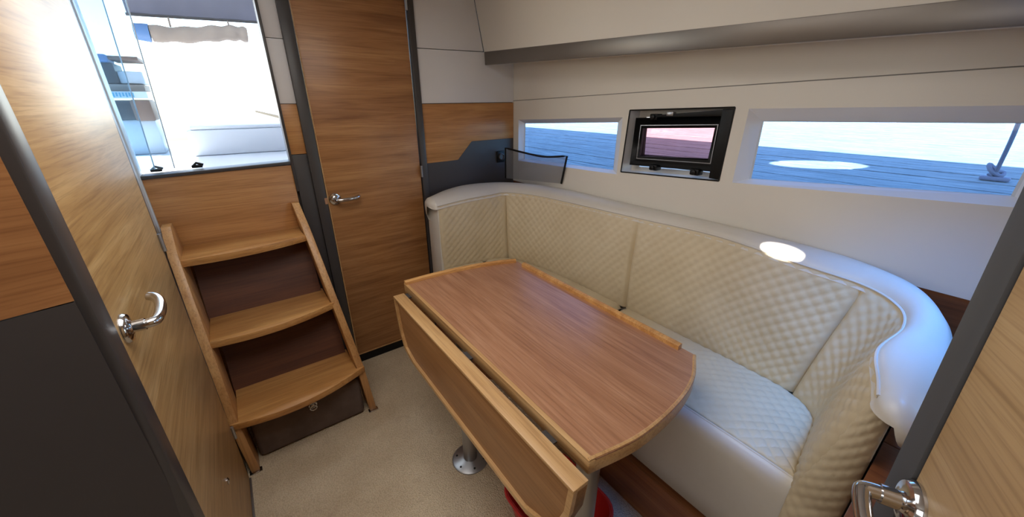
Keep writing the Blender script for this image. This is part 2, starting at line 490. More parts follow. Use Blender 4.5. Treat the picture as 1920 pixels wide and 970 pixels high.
# near post and the panel left of it
struct(MB().hexa([V((XL - .05, .770, 0)), V((XL + .006, .770, 0)), V((XL + .006, .828, 0)), V((XL - .05, .828, 0))],
          [V((XL - .05, .812, ZC)), V((XL + .006, .812, ZC)), V((XL + .006, .864, ZC)), V((XL - .05, .864, ZC))]).build('trim_2', 'dark_gloss', bevel=.0035), 'dark satin door post between foreground panel and oak door', 'trim')
pn = thing('wall_foreground', (-.7, .62, 0), 'foreground partition with oak above and dark laminate below', 'wall', kind='structure', rot=(0, 0, math.atan2(.27, .96)))
pn.location = (-.235, .786, 0)
MB().box(-1.2, -.002, 0, .03, 1.124, ZC).build('panel', 'panelwood', pn, local=True)
MB().box(-1.2, -.002, 0, .03, 0, 1.122).build('panel', 'dark', pn, local=True)

# hull side wall with three window holes; heights follow the sheer
def sh(y, z): return z + (1.955 - y) * .022          # rise towards the bow
def groove(y): return 1.403 + (1.944 - y) * .0364
wh = thing('wall_hull', (XH, .9, .9), 'cream hull-side wall with long low windows above the settee', 'wall', kind='structure')
def quadframe(mb, o, i):
    n = len(mb.v); mb.add(list(o) + list(i), [(k, (k + 1) % 4, 4 + (k + 1) % 4, 4 + k) for k in range(4)])
def P(y, z, x=XH): return V((x, y, z))
w1o = [P(1.905, 1.058), P(1.140, 1.083), P(1.140, 1.334), P(1.905, 1.298)]
hto = [P(1.118, 1.098), P(.670, 1.126), P(.668, 1.381), P(1.106, 1.364)]
w2o = [P(.622, 1.128), P(-.040, 1.174), P(-.040, 1.394), P(.622, 1.377)]
cols = [(1.97, 1.130, w1o), (1.130, .646, hto), (.646, -.60, w2o)]
mb = MB()
for ya, yb, q in cols:
    quadframe(mb, [P(ya, .928), P(yb, .928), P(yb, groove(yb) - .0015), P(ya, groove(ya) - .0015)], q)
mb.build('panel', 'cream', wh)
mb = MB()
for ya, yb in ((1.97, -.60),):
    mb.add([P(ya, groove(ya) + .0015), P(yb, groove(yb) + .0015), P(yb, 1.68), P(ya, 1.68)], [(0, 1, 2, 3)])
    mb.add([P(ya, groove(ya) - .0015), P(ya, groove(ya) - .0015, XH + .004), P(yb, groove(yb) - .0015, XH + .004), P(yb, groove(yb) - .0015)], [(0, 1, 2, 3)])
mb.build('panel', 'cream', wh)
mb = MB(); mb.add([P(1.97, 1.36, XH + .004), P(-.6, 1.44, XH + .004), P(-.6, 1.52, XH + .004), P(1.97, 1.44, XH + .004)], [(0, 1, 2, 3)])
mb.build('groove', 'groove', wh)
box('lining', 'teak', wh, XH + .004, XH + .02, -.6, 1.97, 0, .927)

def window(name, label, outer, inner, depth, pane_m):
    w_ = thing(name, tuple(sum((p for p in outer), V()) / 4), label, 'window', kind='structure')
    mb = MB(); inn = [V((XH + depth, p[0], p[1])) for p in inner]
    quadframe(mb, outer, inn)
    mb.build('reveal', 'grey_panel', w_)
    mb = MB()
    c = sum(inn, V()) / 4
    i2 = [p + (c - p).normalized() * .006 + V((.003, 0, 0)) for p in inn]
    quadframe(mb, inn, i2); mb.build('gasket', 'gelcoat', w_)
    MB().prism([p + V((.004, 0, 0)) for p in inn], (.006, 0, 0)).build('pane', pane_m, w_)
    return w_
window('window_1', 'short hull window beside the aft corner of the settee', w1o, [(1.895, 1.066), (1.188, 1.092), (1.188, 1.312), (1.890, 1.278)], .035, 'glass')
window('window_2', 'long hull window above the forward end of the settee', w2o, [(.585, 1.142), (.000, 1.190), (.000, 1.356), (.590, 1.338)], .040, 'glass')

# opening port light with black frame, in its recess
wp = thing('window_3', (XH, .89, 1.1), 'small opening port light with black frame and pink tinted pane', 'window', kind='structure')
dp = .075
rec = [V((XH + dp, y, z)) for y, z in ((1.118, 1.098), (.670, 1.126), (.668, 1.381), (1.106, 1.364))]
pin = [(1.075, 1.120), (.735, 1.140), (.735, 1.350), (1.070, 1.335)]
mb = MB(); quadframe(mb, hto, rec)
mb.build('recess', 'grey_panel', wp)
mb = MB(); quadframe(mb, rec, [V((XH + dp, y, z)) for y, z in pin]); mb.build('recess_back', 'cream', wp)
mb = MB()
for a, c in ((0, 1), (1, 2), (2, 3), (3, 0)):
    mb.tube([hto[a], hto[c]], .0028, 6)
mb.build('recess_lip', 'black', wp)
def ringframe(cy, cz, hw, hh, t, x0, x1, sk):
    o = [(cy + hw, cz - hh - sk), (cy - hw, cz - hh + sk), (cy - hw, cz + hh + sk), (cy + hw, cz + hh - sk)]
    i = [(cy + hw - t, cz - hh - sk + t), (cy - hw + t, cz - hh + sk + t), (cy - hw + t, cz + hh + sk - t), (cy + hw - t, cz + hh - sk - t)]
    mb = MB()
    for k in range(4):
        k2 = (k + 1) % 4
        mb.hexa([V((x0, *o[k])), V((x0, *o[k2])), V((x0, *i[k2])), V((x0, *i[k]))], [V((x1, *o[k])), V((x1, *o[k2])), V((x1, *i[k2])), V((x1, *i[k]))])
    return mb, i
mb, ii = ringframe(.888, 1.243, .206, .100, .042, XH + .030, XH + .066, .010)
fr_o = mb.build('frame', 'black', wp, bevel=.003)
mb, i2 = ringframe(.888, 1.243, .172, .076, .018, XH + .018, XH + .036, .0085)
mb.build('sash', 'black', wp, bevel=.002)
MB().prism([V((XH + .05, *p)) for p in ii], (.006, 0, 0)).build('pane', 'glass_pink', wp)
mb, _ = ringframe(.888, 1.243, .1665, .071, .003, XH + .0165, XH + .019, .0085)
mb.build('bead', 'steel', wp)
for y, z in ((.96, 1.137), (.775, 1.143), (.99, 1.340)):
    k = MB().box(y_ := XH + .006, XH + .045, y - .018, y + .018, z - .012, z + .012).build('latch', 'black', wp, bevel=.004)
    MB().lathe([(.010, 0), (.010, .008), (.006, .011)], (XH + .006, y, z), (-1, 0, 0), 14).build('latch_knob', 'black', k, smooth=True)
MB().hexa([V((XH + .004, 1.00, 1.338)), V((XH + .004, .682, 1.352)), V((XH + .03, .682, 1.352)), V((XH + .03, 1.00, 1.338))],
          [V((XH + .004, 1.00, 1.346)), V((XH + .004, .682, 1.374)), V((XH + .03, .682, 1.374)), V((XH + .03, 1.00, 1.346))]).build('stay_arm', 'black', wp, bevel=.002)
MB().box(XH + .002, XH + .026, .672, .712, 1.13, 1.374).build('side_bar', 'black', wp, bevel=.003)
MB().box(XH + .002, XH + .026, .90, .93, 1.346, 1.362).build('clasp', 'steel', wp, bevel=.003)

# overhead: bronze trim board and sloping upper liner
def tz(y, z): return z - (1.955 - y) * .0285
struct(MB().hexa([V((1.250, 1.953, 1.584)), V((1.254, -.6, tz(-.6, 1.584))), V((1.268, -.6, tz(-.6, 1.584))), V((1.264, 1.953, 1.584))],
          [V((1.246, 1.953, 1.648)), V((1.250, -.6, 1.560)), V((1.264, -.6, 1.560)), V((1.260, 1.953, 1.648))]).build('trim_3', 'trim_metal', bevel=.002), 'brushed bronze trim board running along the overhead locker', 'trim')
ul = thing('wall_upper', (1.2, .9, 1.6), 'cream overhead liner sloping inward above the bronze trim', 'wall', kind='structure')
mb = MB(); mb.add([V((1.248, 1.954, 1.646)), V((1.252, -.6, 1.558)), V((1.17, -.6, ZC)), V((1.183, 1.954, ZC))], [(0, 1, 2, 3)]); mb.build('panel', 'cream', ul)
mb = MB(); mb.add([V((1.262, 1.954, 1.588)), V((1.266, -.6, tz(-.6, 1.588))), V((XH + .004, -.6, tz(-.6, 1.60))), V((XH + .004, 1.954, 1.600))], [(0, 1, 2, 3)]); mb.build('soffit', 'cream', ul)

# teak ledge at the forward end of the settee
lg = thing('wall_forward', (1.05, -.3, 0), 'teak boarded ledge past the forward end of the settee', 'wall', kind='structure')
for k in range(5):
    x0 = .63 + k * .164
    box('plank', 'teak', lg, x0 + .001, x0 + .163, -.6, .002, .735, .75, bevel=.002)
box('front', 'teak', lg, .63, 1.45, -.6, .000, 0, .734)

# near right-hand door (open, raked)
dx, dy = .914, .407
d3 = thing('door_3', (.55, -.033, 0), 'open oak door at the right edge with dark edge band', 'door', kind='structure', rot=(0, 0, math.atan2(dy, dx)))
k_ = .092                              # rake of the free edge
def rk(x, y, z): return V((x + (z - .973) * k_, y, z))
MB().hexa([rk(-.62, 0, 0.02), rk(-.006, 0, .02), rk(-.006, -.03, .02), rk(-.62, -.03, .02)], [rk(-.62, 0, 1.95), rk(-.006, 0, 1.95), rk(-.006, -.03, 1.95), rk(-.62, -.03, 1.95)]).build('door_leaf', 'oak_d3', d3, local=True, bevel=.0015)
MB().hexa([rk(-.0035, .003, 0.02), rk(.040, .003, .02), rk(.040, -.03, .02), rk(-.0035, -.03, .02)], [rk(-.0035, .003, 1.95), rk(.038, .003, 1.95), rk(.038, -.03, 1.95), rk(-.0035, -.03, 1.95)]).build('edge_band', 'dark_matt', d3, local=True, bevel=.002)
ros = MB().lathe([(.027, 0), (.027, .004), (.024, .009), (.014, .011), (.011, .014), (.011, .03)], (-.022, 0, .981), (0, 1, 0), 28).build('handle', 'chrome', d3, smooth=True, local=True)
o = V((-.022, 0, .981)); n = V((0, 1, 0)); a = V((-1, 0, 0))
MB().tube(spline([o + n * .010, o + n * .038, o + n * .046 + a * .006 + V((0, 0, -.003)), o + n * .048 + a * .045 + V((0, 0, -.012)), o + n * .046 + a * .09 + V((0, 0, -.016)), o + n * .03 + a * .112 + V((0, 0, -.016))], 6), .0088, 12).build('lever', 'chrome', ros, smooth=True, local=True)

# ------------------------------------------------------------------ settee
st = thing('settee', (1.15, .9, 0), 'curved cream settee with diamond quilted back and seat', 'settee')
#        bottom x,y       top inner x,y,z        outer x,y,z
STN = [((.800, 1.742), (.800, 1.735, .900), (.800, 1.865, .906)),
       ((.950, 1.735), (.950, 1.728, .914), (.945, 1.925, .925)),
       ((1.100, 1.712), (1.100, 1.722, .919), (1.090, 1.938, .934)),
       ((1.195, 1.672), (1.212, 1.712, .921), (1.275, 1.855, .937)),
       ((1.254, 1.510), (1.300, 1.560, .922), (1.395, 1.672, .940)),
       ((1.285, 1.250), (1.330, 1.330, .925), (1.436, 1.400, .945)),
       ((1.288, .894), (1.355, .930, .933), (1.440, .970, .948)),
       ((1.289, .564), (1.362, .600, .944), (1.440, .620, .954)),
       ((1.289, .368), (1.334, .325, .936), (1.440, .360, .956)),
       ((1.277, .232), (1.322, .168, .930), (1.432, .215, .950)),
       ((1.211, .150), (1.252, .084, .926), (1.355, .082, .947)),
       ((1.100, .128), (1.132, .056, .926), (1.200, .002, .942)),
       ((1.000, .114), (.988, .068, .922), (1.050, -.028, .926)),
       ((.925, .102), (.872, .042, .918), (.900, -.036, .905)),
       ((.902, .098), (.838, .033, .910), (.822, -.036, .885))]
ZS = .535
PER = 22
bot = spline([(*s_[0], ZS) for s_ in STN], PER)
top = spline([s_[1] for s_ in STN], PER)
out = spline([s_[2] for s_ in STN], PER)
NS = len(bot)
arc = [0.0]
for i in range(1, NS): arc.append(arc[-1] + ((bot[i] - bot[i - 1]).length + (top[i] - top[i - 1]).length) / 2)
SP = .040
def quilt(u, v):
    a = abs(math.sin(math.pi * (u + v) / SP)); b = abs(math.sin(math.pi * (u - v) / SP))
    return (a * b) ** .45
def dens(i0, i1, k):                    # resample a stretch of stations finely
    out_ = []
    for i in range(i0, i1):
        for q in range(k): out_.append(i + q / k)
    return out_ + [float(i1)]
def at(L, t):
    i = min(int(t), NS - 2); return L[i].lerp(L[i + 1], t - i)
def ats(L, t):
    i = min(int(t), NS - 2); return lerp(L[i], L[i + 1], t - i)
def back_segment(s0, s1, label=None):
    i0, i1 = s0 * PER, s1 * PER
    L = arc[i1] - arc[i0]
    nu = max(20, int(L / .006)); nv = 64
    rows = []
    b0 = .012
    for a in range(nu + 1):
        t = i0 + (i1 - i0) * a / nu
        t = min(t, NS - 1.0001)
        pb, pt = at(bot, t), at(top, t)
        tb = (at(bot, min(t + .5, NS - 1.001)) - at(bot, max(t - .5, 0))).normalized()
        row = []
        for c in range(nv + 1):
            v = c / nv
            p = pb.lerp(pt, v)
            nrm = (pt - pb).cross(tb).normalized()   # points into the cabin
            if nrm.dot(V((.75, .85, .7)) - p) < 0: nrm = -nrm
            u = ats(arc, t); h = v * (pt - pb).length
            e = min(1.0, min(u - arc[i0], arc[i1] - u) / .030)      # roll off at vertical seams
            e2 = min(1.0, (1 - v) / .05, v / .05 + .3)
            d = .0046 * quilt(u, h) * (.25 + .75 * max(0, min(e, e2)))
            d += (.020 * math.sqrt(max(0.0, 1 - (1 - max(0, e)) ** 2)) - .020) * (1 - v ** 6)
            d += .012 * math.sin(math.pi * v)
            row.append(p + nrm * d)
        rows.append(row)
    return MB().grid(rows).build('back_cushion', 'leather', st, smooth=True, recalc=False)
for s0, s1 in ((0, 3), (3, 6), (6, 9), (9, 14)):
    back_segment(s0, s1)
# smooth rolled top from the quilting out over the edge
rows = []
for i in range(NS):
    ti, to = top[i], out[i]
    wdt = (to - ti).length
    row = []
    dirn = V((to.x - ti.x, to.y - ti.y, 0)).normalized()
    prof = [(-.006, -.012), (0, -.002), (.0, .004)] + [(f, .010 + .022 * math.sin(math.pi * f) ** .8) for f in (.12, .25, .4, .55, .7, .85)] + [(1.0, .006), (1.03, -.012), (1.02, -.04), (.96, -.075), (.80, -.10)]
    tap = 1 - .62 * max(0.0, min(1.0, (i / PER - 11.5) / 2.0))
    for f, z in prof:
        if z < -.005 and f > .5: z *= tap
        p = ti.lerp(to, f if f > 0 else 0)
        if f < 0: p = p + dirn * f
        p = p + V((0, 0, z))
        p.x = min(p.x, XH - .002)
        row.append(p)
    rows.append(row)
# round both ends of the roll
def cap(row, dirv, k=6, L=.03):
    c = sum(row, V()) / len(row); rs = []
    for q in range(1, k + 1):
        a = q / k * math.pi / 2
        rs.append([c + (p - c) * math.cos(a) + dirv * L * math.sin(a) for p in row])
    return rs
rows = list(reversed(cap(rows[0], V((-1, -.1, -.2)), L=.028))) + rows + cap(rows[-1], V((-1, .1, -.35)), L=.03)
MB().grid(rows).build('rolled_top', 'leather_smooth', st, smooth=True)
MB().tube([top[i] + V((0, 0, .002)) + (top[i] - bot[i]).normalized() * .002 for i in range(NS)], .0034, 6).build('piping', 'leather_smooth', st, smooth=True)

# solid body of the back, behind the quilting
body = []
for i in range(0, NS - PER, 4):
    b_, t_, o_ = bot[i], top[i], out[i]
    ob = V((min(o_.x, XH - .004), max(.02, min(o_.y, YB - .004)), 0))
    hb = V((b_.x, b_.y, 0))
    dn = V((o_.x - b_.x, o_.y - b_.y, 0)).normalized()
    q = .025
    body.append([V((b_.x, b_.y, .20)) + dn * q, V((b_.x, b_.y, ZS)) + dn * q, t_ + dn * q - V((0, 0, .004)), V((o_.x, max(o_.y, .014), t_.z - .06)) - dn * .012, V((ob.x, ob.y, .20)) - dn * .012])
MB().grid(body).build('back_shell', 'leather_smooth', st, smooth=True)
# end faces of the two returns
def endface(i, name, m, dirv, zlow):
    b_, t_, o_ = bot[i], top[i], out[i]
    return b_, t_, o_
# forward return: quilted end that runs down to the plinth
rows = []
nu, nv = 26, 96
for a in range(nu + 1):
    f = a / nu
    row = []
    for c in range(nv + 1):
        v = c / nv
        z = lerp(.20, .905, v)
        lean = max(0, (z - ZS) / (.91 - ZS))
        yl = lerp(.101, .038, lean); yr = lerp(.006, .004, lean)
        xl = lerp(.906, .846, lean)
        y = lerp(yl, yr, f)
        d = .0036 * quilt(f * .1, z) + .016 * math.sqrt(max(0, 1 - (2 * f - 1) ** 2)) 
        row.append(V((xl - d + .006, y, z)))
    rows.append(row)
ef = MB().grid(rows).build('end_panel', 'leather', st, smooth=True)
box('end_core', 'leather_smooth', st, .915, 1.25, .004, .090, .20, .60, bevel=.01)
# aft return end
MB().hexa([V((.800, 1.742, .20)), V((.815, 1.742, .20)), V((.815, 1.865, .20)), V((.800, 1.865, .20))], [V((.800, 1.735, .900)), V((.815, 1.735, .900)), V((.815, 1.865, .895)), V((.800, 1.865, .895))]).build('end_panel', 'leather_smooth', st, bevel=.004)

# seat cushions: quilted top, two pieces split at the middle seam
def seat_piece(poly_back, poly_front, lab, u0, rows_n, cols_n):
    rows = []
    for a in range(rows_n + 1):
        f = a / rows_n
        def pick(L):
            t = f * (len(L) - 1); i = min(int(t), len(L) - 2); return V(L[i]).lerp(V(L[i + 1]), t - i)
        pb, pf = pick(poly_back), pick(poly_front)
        row = []
        for c in range(cols_n + 1):
            v = c / cols_n
            p = pb.lerp(pf, v)
            e = min(1, min(f, 1 - f) * rows_n * .006 / .02, (1 - v) * (pb - pf).length / .012, v * (pb - pf).length / .02)
            e = max(0, e)
            d = .0046 * quilt(p.x, p.y) * (.3 + .7 * e) + .022 * (math.sqrt(max(0, 1 - (1 - e) ** 2)) - 1) + .012 * math.sin(math.pi * v)
            row.append(V((p.x, p.y, ZS + .006 + d)))
        rows.append(row)
    return MB().grid(rows).build('seat_cushion', 'leather', st, smooth=True)
def bstat(s0, s1): return [V((bot[i].x, bot[i].y, 0)) + (V((bot[i].x, bot[i].y, 0)) - V((.95, .9, 0))).normalized() * .008 for i in range(int(s0 * PER), int(s1 * PER) + 1, 4)]
seat_piece([V((.800, 1.752, 0)), V((.95, 1.742, 0)), V((1.06, 1.73, 0))], [V((.800, 1.46, 0)), V((.865, 1.40, 0)), V((.925, 1.35, 0))], 'a', 0, 44, 60)
seat_piece(bstat(1.8, 6), [V((.925, 1.348, 0)), V((.938, 1.10, 0)), V((.940, .896, 0))], 'b', 0, 120, 64)
seat_piece(bstat(6, 13), [V((.940, .892, 0)), V((.944, .6, 0)), V((.946, .3, 0)), V((.944, .2, 0)), V((.934, .102, 0))], 'c', 0, 150, 64)
# smooth front of the seat
def fx(y): return .940 - max(0, .25 - y) * .03
rows = []
for k in range(41):
    y = lerp(1.36, .098, k / 40)
    x = fx(y)
    rows.append([V((x + .004, y, ZS + .004)), V((x - .001, y, ZS + .010)), V((x - .012, y, ZS + .004)), V((x - .020, y, ZS - .015)), V((x - .021, y, ZS - .05)), V((x - .018, y, .40)), V((x - .012, y, .30)), V((x - .008, y, .215)), V((x + .006, y, .200)), V((x + .05, y, .200))])
rows = [[p + V((-.125, .40 - .02, 0)) * 1 for p in rows[0]]] + rows
rows[0] = [V((.800 + (p.x - fx(1.36)), 1.47, p.z)) for p in rows[1]]
rows = [[V((.790 + (p.x - .80) * .2, 1.745, p.z)) for p in rows[0]]] + rows
MB().grid(rows).build('front_panel', 'leather_smooth', st, smooth=True)
MB().tube([V((fx(lerp(1.36, .1, k / 30)) + .001, lerp(1.36, .1, k / 30), ZS + .010)) for k in range(31)], .003, 6).build('piping', 'leather_smooth', st, smooth=True)
MB().prism([V((.815, 1.92, 0)), V((.815, 1.44, 0)), V((.915, 1.33, 0)), V((.915, .004, 0)), V((1.43, .004, 0)), V((1.43, 1.93, 0))], (0, 0, .199)).build('plinth', 'oak_plinth', st)

# ------------------------------------------------------------------ drop-leaf table
ZT = .72
tb = thing('drop_leaf_table', (.6, .83, 0), 'oak drop-leaf saloon table on two steel legs in front of settee', 'table')
outl = spline([(.450, .345, 0), (.590, .321, 0), (.740, .326, 0), (.860, .352, 0), (.958, .402, 0)], 8) + spline([(.958, 1.262, 0), (.860, 1.304, 0), (.730, 1.335, 0), (.590, 1.350, 0), (.450, 1.352, 0)], 8)
MB().prism([V((p.x, p.y, ZT - .040)) for p in outl], (0, 0, .037)).build('apron', 'table_edge', tb, bevel=.003)
ins = [V((max(p.x, .463), p.y, ZT - .004)) for p in outl]
MB().prism(ins, (0, 0, .004)).build('top_veneer', 'table', tb)
MB().prism([V((.450, .346, ZT - .004)), V((.4625, .346, ZT - .004)), V((.4625, 1.351, ZT - .004)), V((.450, 1.351, ZT - .004))], (0, 0, .0042)).build('edge_strip', 'table_edge', tb)
def fiddle(path, h, wd, m='oak_step', name='fiddle_rail'):
    rows = []
    for i, p in enumerate(path):
        a = path[max(i - 1, 0)]; c = path[min(i + 1, len(path) - 1)]
        t = (c - a).normalized(); nn = V((-t.y, t.x, 0))
        if nn.dot(V((.7, .85, 0)) - V((p.x, p.y, 0))) < 0: nn = -nn
        b_ = V((p.x, p.y, ZT - .002))
        rows.append([b_, b_ + V((0, 0, h)), b_ + nn * (wd * .5) + V((0, 0, h + .002)), b_ + nn * wd + V((0, 0, h - .003)), b_ + nn * (wd + .001)])
    mb = MB().grid(rows)
    n = len(mb.v); mb.f.append((4, 3, 2, 1, 0)); mb.f.append((n - 5, n - 4, n - 3, n - 2, n - 1))
    return mb.build(name, m, tb, smooth=True)
fiddle([p for p in spline([(.950, 1.268, 0), (.860, 1.303, 0), (.730, 1.334, 0), (.590, 1.349, 0), (.452, 1.351, 0)], 8)], .016, .016)
fiddle([V((.957, lerp(1.205, .448, k / 12), 0)) for k in range(13)], .018, .018)
fiddle([p for p in spline([(.452, .346, 0), (.590, .322, 0), (.740, .327, 0), (.860, .353, 0), (.957, .402, 0)], 8)], .004, .010, 'table_edge')
# hanging leaf: the outline is an arc segment, rails stand proud of the outer face
LX1, LX0 = .418, .378          # inner and outer face of the leaf at the top
leaf = [(1.272, .712), (1.264, .64), (1.250, .57), (1.222, .512), (1.150, .488), (.46, .482), (.385, .515), (.345, .575), (.325, .64), (.318, .712)]
lf = MB().prism([V((LX0 + .010, y, z)) for y, z in leaf], (LX1 - LX0 - .010, 0, 0)).build('leaf', 'leaf', tb, bevel=.0015)
def leafrail(pts, wd, name):
    mb = MB()
    c = V((0, .80, .62))
    for i in range(len(pts) - 1):
        a, b_ = V((0, *pts[i])), V((0, *pts[i + 1]))
        def inw(p):
            return p + (c - p).normalized() * 0 
        def ins_(p):
            dyv = .80 - p.y; dzv = .70 - p.z
            q = V((0, p.y + math.copysign(min(abs(dyv), wd), dyv) * (1 if abs(p.y - .8) > .33 else 0), p.z + (wd if p.z < .53 else wd * .3 if p.z < .6 else 0)))
            return q
        a2, b2 = ins_(a), ins_(b_)
        mb.hexa([V((LX0, p.y, p.z)) for p in (a, b_, b2, a2)], [V((LX1, p.y, p.z)) for p in (a, b_, b2, a2)])
    return mb.build(name, 'table_edge', lf)
leafrail(leaf[0:4], .012, 'end_rail')
leafrail(leaf[3:7], .012, 'bottom_rail')
leafrail(leaf[6:10], .014, 'end_rail')
MB().box(LX0 - .001, LX1 + .001, .3175, 1.2725, .712, .7215).build('top_rail', 'table_edge', lf, bevel=.002)
for y in (.46, .83, 1.30):
    hg = MB().box(.417, .452, y - .02, y + .02, .686, .690).build('hinge', 'dark_gloss', tb)
    MB().tube([V((.433, y - .02, .690)), V((.433, y + .02, .690))], .004, 8).build('pin', 'steel', hg, smooth=True)
for y in (1.021, .410):
    lgp = MB().lathe([(.031, 0), (.031, .002), (.029, .004), (.029, .67), (.034, .672), (.034, ZT - .04)], (.531, y, .006), (0, 0, 1), 28).build('leg', 'steel', tb, smooth=True)
    MB().lathe([(.076, 0), (.076, .004), (.071, .0075), (.045, .010), (.035, .016)], (.531, y, 0), (0, 0, 1), 40).build('base_flange', 'steel', lgp, smooth=True)
    for q in range(6):
        a = q * math.pi / 3 + .3
        MB().lathe([(.0045, 0), (.0045, .0015), (.003, .0025)], (.531 + .058 * math.cos(a), y + .058 * math.sin(a), .0085), (0, 0, 1), 10).build('screw', 'black', lgp, smooth=True)

# ------------------------------------------------------------------ companionway steps
sp = thing('companionway_steps', (.03, 1.7, 0), 'three-tread oak companionway steps with angled side boards', 'steps')
prof = [(1.485, .004), (1.485, .27), (1.765, .872), (1.868, 1.005), (1.925, 1.005), (1.945, .97), (1.945, .84), (1.60, .21), (1.585, .004)]
def rx(z): return .300 - .100 * max(0, z - .05)
RY = .052                                  # the right side stands a little further aft
def lx(z): return -.222 - .052 * z
n_ = len(prof)
profl = [(y, z - (.045 if z > .9 else 0)) for y, z in prof]
mb = MB()
mb.add([V((lx(z), y, z)) for y, z in profl] + [V((lx(z) + .030, y, z)) for y, z in profl],
       [tuple(range(n_ - 1, -1, -1)), tuple(range(n_, 2 * n_))] + [(i, (i + 1) % n_, n_ + (i + 1) % n_, n_ + i) for i in range(n_)])
mb.build('side_board', 'oak_rail', sp, bevel=.0025)
mb = MB()
profr = [(min(y + RY, 1.952), z - (.03 if z > .9 else 0)) for y, z in prof]
mb.add([V((rx(z) - .030, y, z)) for y, z in profr] + [V((rx(z), y, z)) for y, z in profr],
       [tuple(range(n_ - 1, -1, -1)), tuple(range(n_, 2 * n_))] + [(i, (i + 1) % n_, n_ + (i + 1) % n_, n_ + i) for i in range(n_)])
mb.build('side_board', 'oak_rail', sp, bevel=.0025)
for z, ye, bulge, yb in ((.272, 1.482, .055, 1.700), (.562, 1.628, .046, 1.836), (.852, 1.770, .036, 1.946)):
    xr = rx(z) + .002
    xl = lx(z) + .004
    fr = []
    for k in range(17):
        t = k / 16
        fr.append(V((lerp(xl, xr, t), ye + RY * t - bulge * math.sin(math.pi * t) ** .9, z - .028)))
    poly = fr + [V((xr, ye + RY + .004, z - .028)), V((xr - .034, ye + RY + .004, z - .028)), V((xr - .034, min(yb + .02, 1.95), z - .028)), V((xl + .026, yb, z - .028)), V((xl + .026, ye + .004, z - .028)), V((xl, ye + .004, z - .028))]
    s_ = MB().prism(poly, (0, 0, .028)).build('step', 'oak_step', sp, bevel=.003)
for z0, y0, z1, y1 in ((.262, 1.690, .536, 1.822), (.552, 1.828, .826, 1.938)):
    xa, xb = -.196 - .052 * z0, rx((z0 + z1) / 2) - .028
    MB().hexa([V((xa, y0, z0)), V((xb, y0, z0)), V((xb, y0 + .012, z0)), V((xa, y0 + .012, z0))], [V((xa, y1, z1)), V((xb, y1, z1)), V((xb, y1 + .012, z1)), V((xa, y1 + .012, z1))]).build('riser', 'oak_riser_shade', sp)
for x, y in ((-.207, 1.476), (rx(0) - .015, 1.476 + RY)):
    box('foot_plate', 'chrome', sp, x - .022, x + .022, y, y + .024, .0, .005, bevel=.001)
MB().box(-.186, .250, 1.545, 1.685, 0.001, .205).build('toe_box', 'dark_carpet', sp, bevel=.02, segs=3)
tbx = bpy.data.objects['toe_box']
rp = MB().lathe([(.019, 0), (.017, .003), (.012, .005)], (.045, 1.545, .165), (0, -1, 0), 20).build('ring_pull', 'chrome', tbx, smooth=True)
MB().tube([V((.045 + .013 * math.cos(q), 1.532, .160 + .013 * math.sin(q))) for q in [2 * math.pi * k / 20 for k in range(20)]], .0032, 8, closed=True).build('ring', 'chrome', tbx, smooth=True)

# ------------------------------------------------------------------ small interior things
so = thing('wall_socket', (1.346, YB, 1.05), 'black round wall socket on the dark panel by the corner', 'socket')
box('plate', 'black', so, 1.318, 1.374, YB - .010, YB - .0005, 1.052, 1.120, bevel=.004)
MB().lathe([(.020, 0), (.020, .008), (.016, .010), (.015, .004)], (1.346, YB - .010, 1.086), (0, -1, 0), 24).build('socket_ring', 'dark_gloss', so, smooth=True)

nc = thing('mesh_backrest', (1.40, 1.68, .95), 'black-edged mesh chair back standing behind the settee corner', 'chair back')
A, B = V((1.348, 1.900, 1.142)), V((1.434, 1.462, 1.134))
topc = spline([A, A.lerp(B, .3) + V((0, 0, -.012)), A.lerp(B, .65) + V((0, 0, -.020)), B], 6)
A0, B0 = V((1.352, 1.905, .960)), V((1.438, 1.500, .982))
MB().tube([A0] + topc + [B0], .0055, 8).build('edge_binding', 'black', nc, smooth=True)
rows = []
for k in range(13):
    t = k / 12
    q = topc[int(t * (len(topc) - 1))]
    b_ = A0.lerp(B0, t)
    rows.append([q.lerp(b_, v / 6) + V((-.006 * math.sin(math.pi * t) * math.sin(math.pi * v / 6), 0, 0)) for v in range(7)])
MB().grid(rows).build('mesh_panel', 'mesh', nc, smooth=True)

# red tub under the table
def rrect(x0, x1, y0, y1, r, z, n=6):
    pts = []
    for cx, cy, a0 in ((x1 - r, y1 - r, 0), (x0 + r, y1 - r, 90), (x0 + r, y0 + r, 180), (x1 - r, y0 + r, 270)):
        for k in range(n + 1):
            a = math.radians(a0 + 90 * k / n); pts.append(V((cx + r * math.cos(a), cy + r * math.sin(a), z)))
    return pts
def loop(mb, rings, cap_last=True):
    n = len(rings[0]); vs = [p for r in rings for p in r]
    fs = [(i * n + j, i * n + (j + 1) % n, (i + 1) * n + (j + 1) % n, (i + 1) * n + j) for i in range(len(rings) - 1) for j in range(n)]
    fs.append(tuple((len(rings) - 1) * n + j for j in range(n))); fs.append(tuple(range(n - 1, -1, -1)))
    mb.add(vs, fs); return mb
tub = thing('red_tub', (.65, .62, 0), 'red plastic tub on the carpet under the table', 'tub')
rg = [rrect(.535, .755, .485, .745, .06, .001), rrect(.510, .785, .455, .775, .07, .125), rrect(.514, .781, .459, .771, .067, .126), rrect(.538, .752, .488, .742, .057, .006)]
loop(MB(), rg).build('bowl', 'red', tub, smooth=True)
MB().tube(rrect(.507, .788, .452, .778, .072, .125), .005, 8, closed=True).build('rim', 'red', tub, smooth=True)

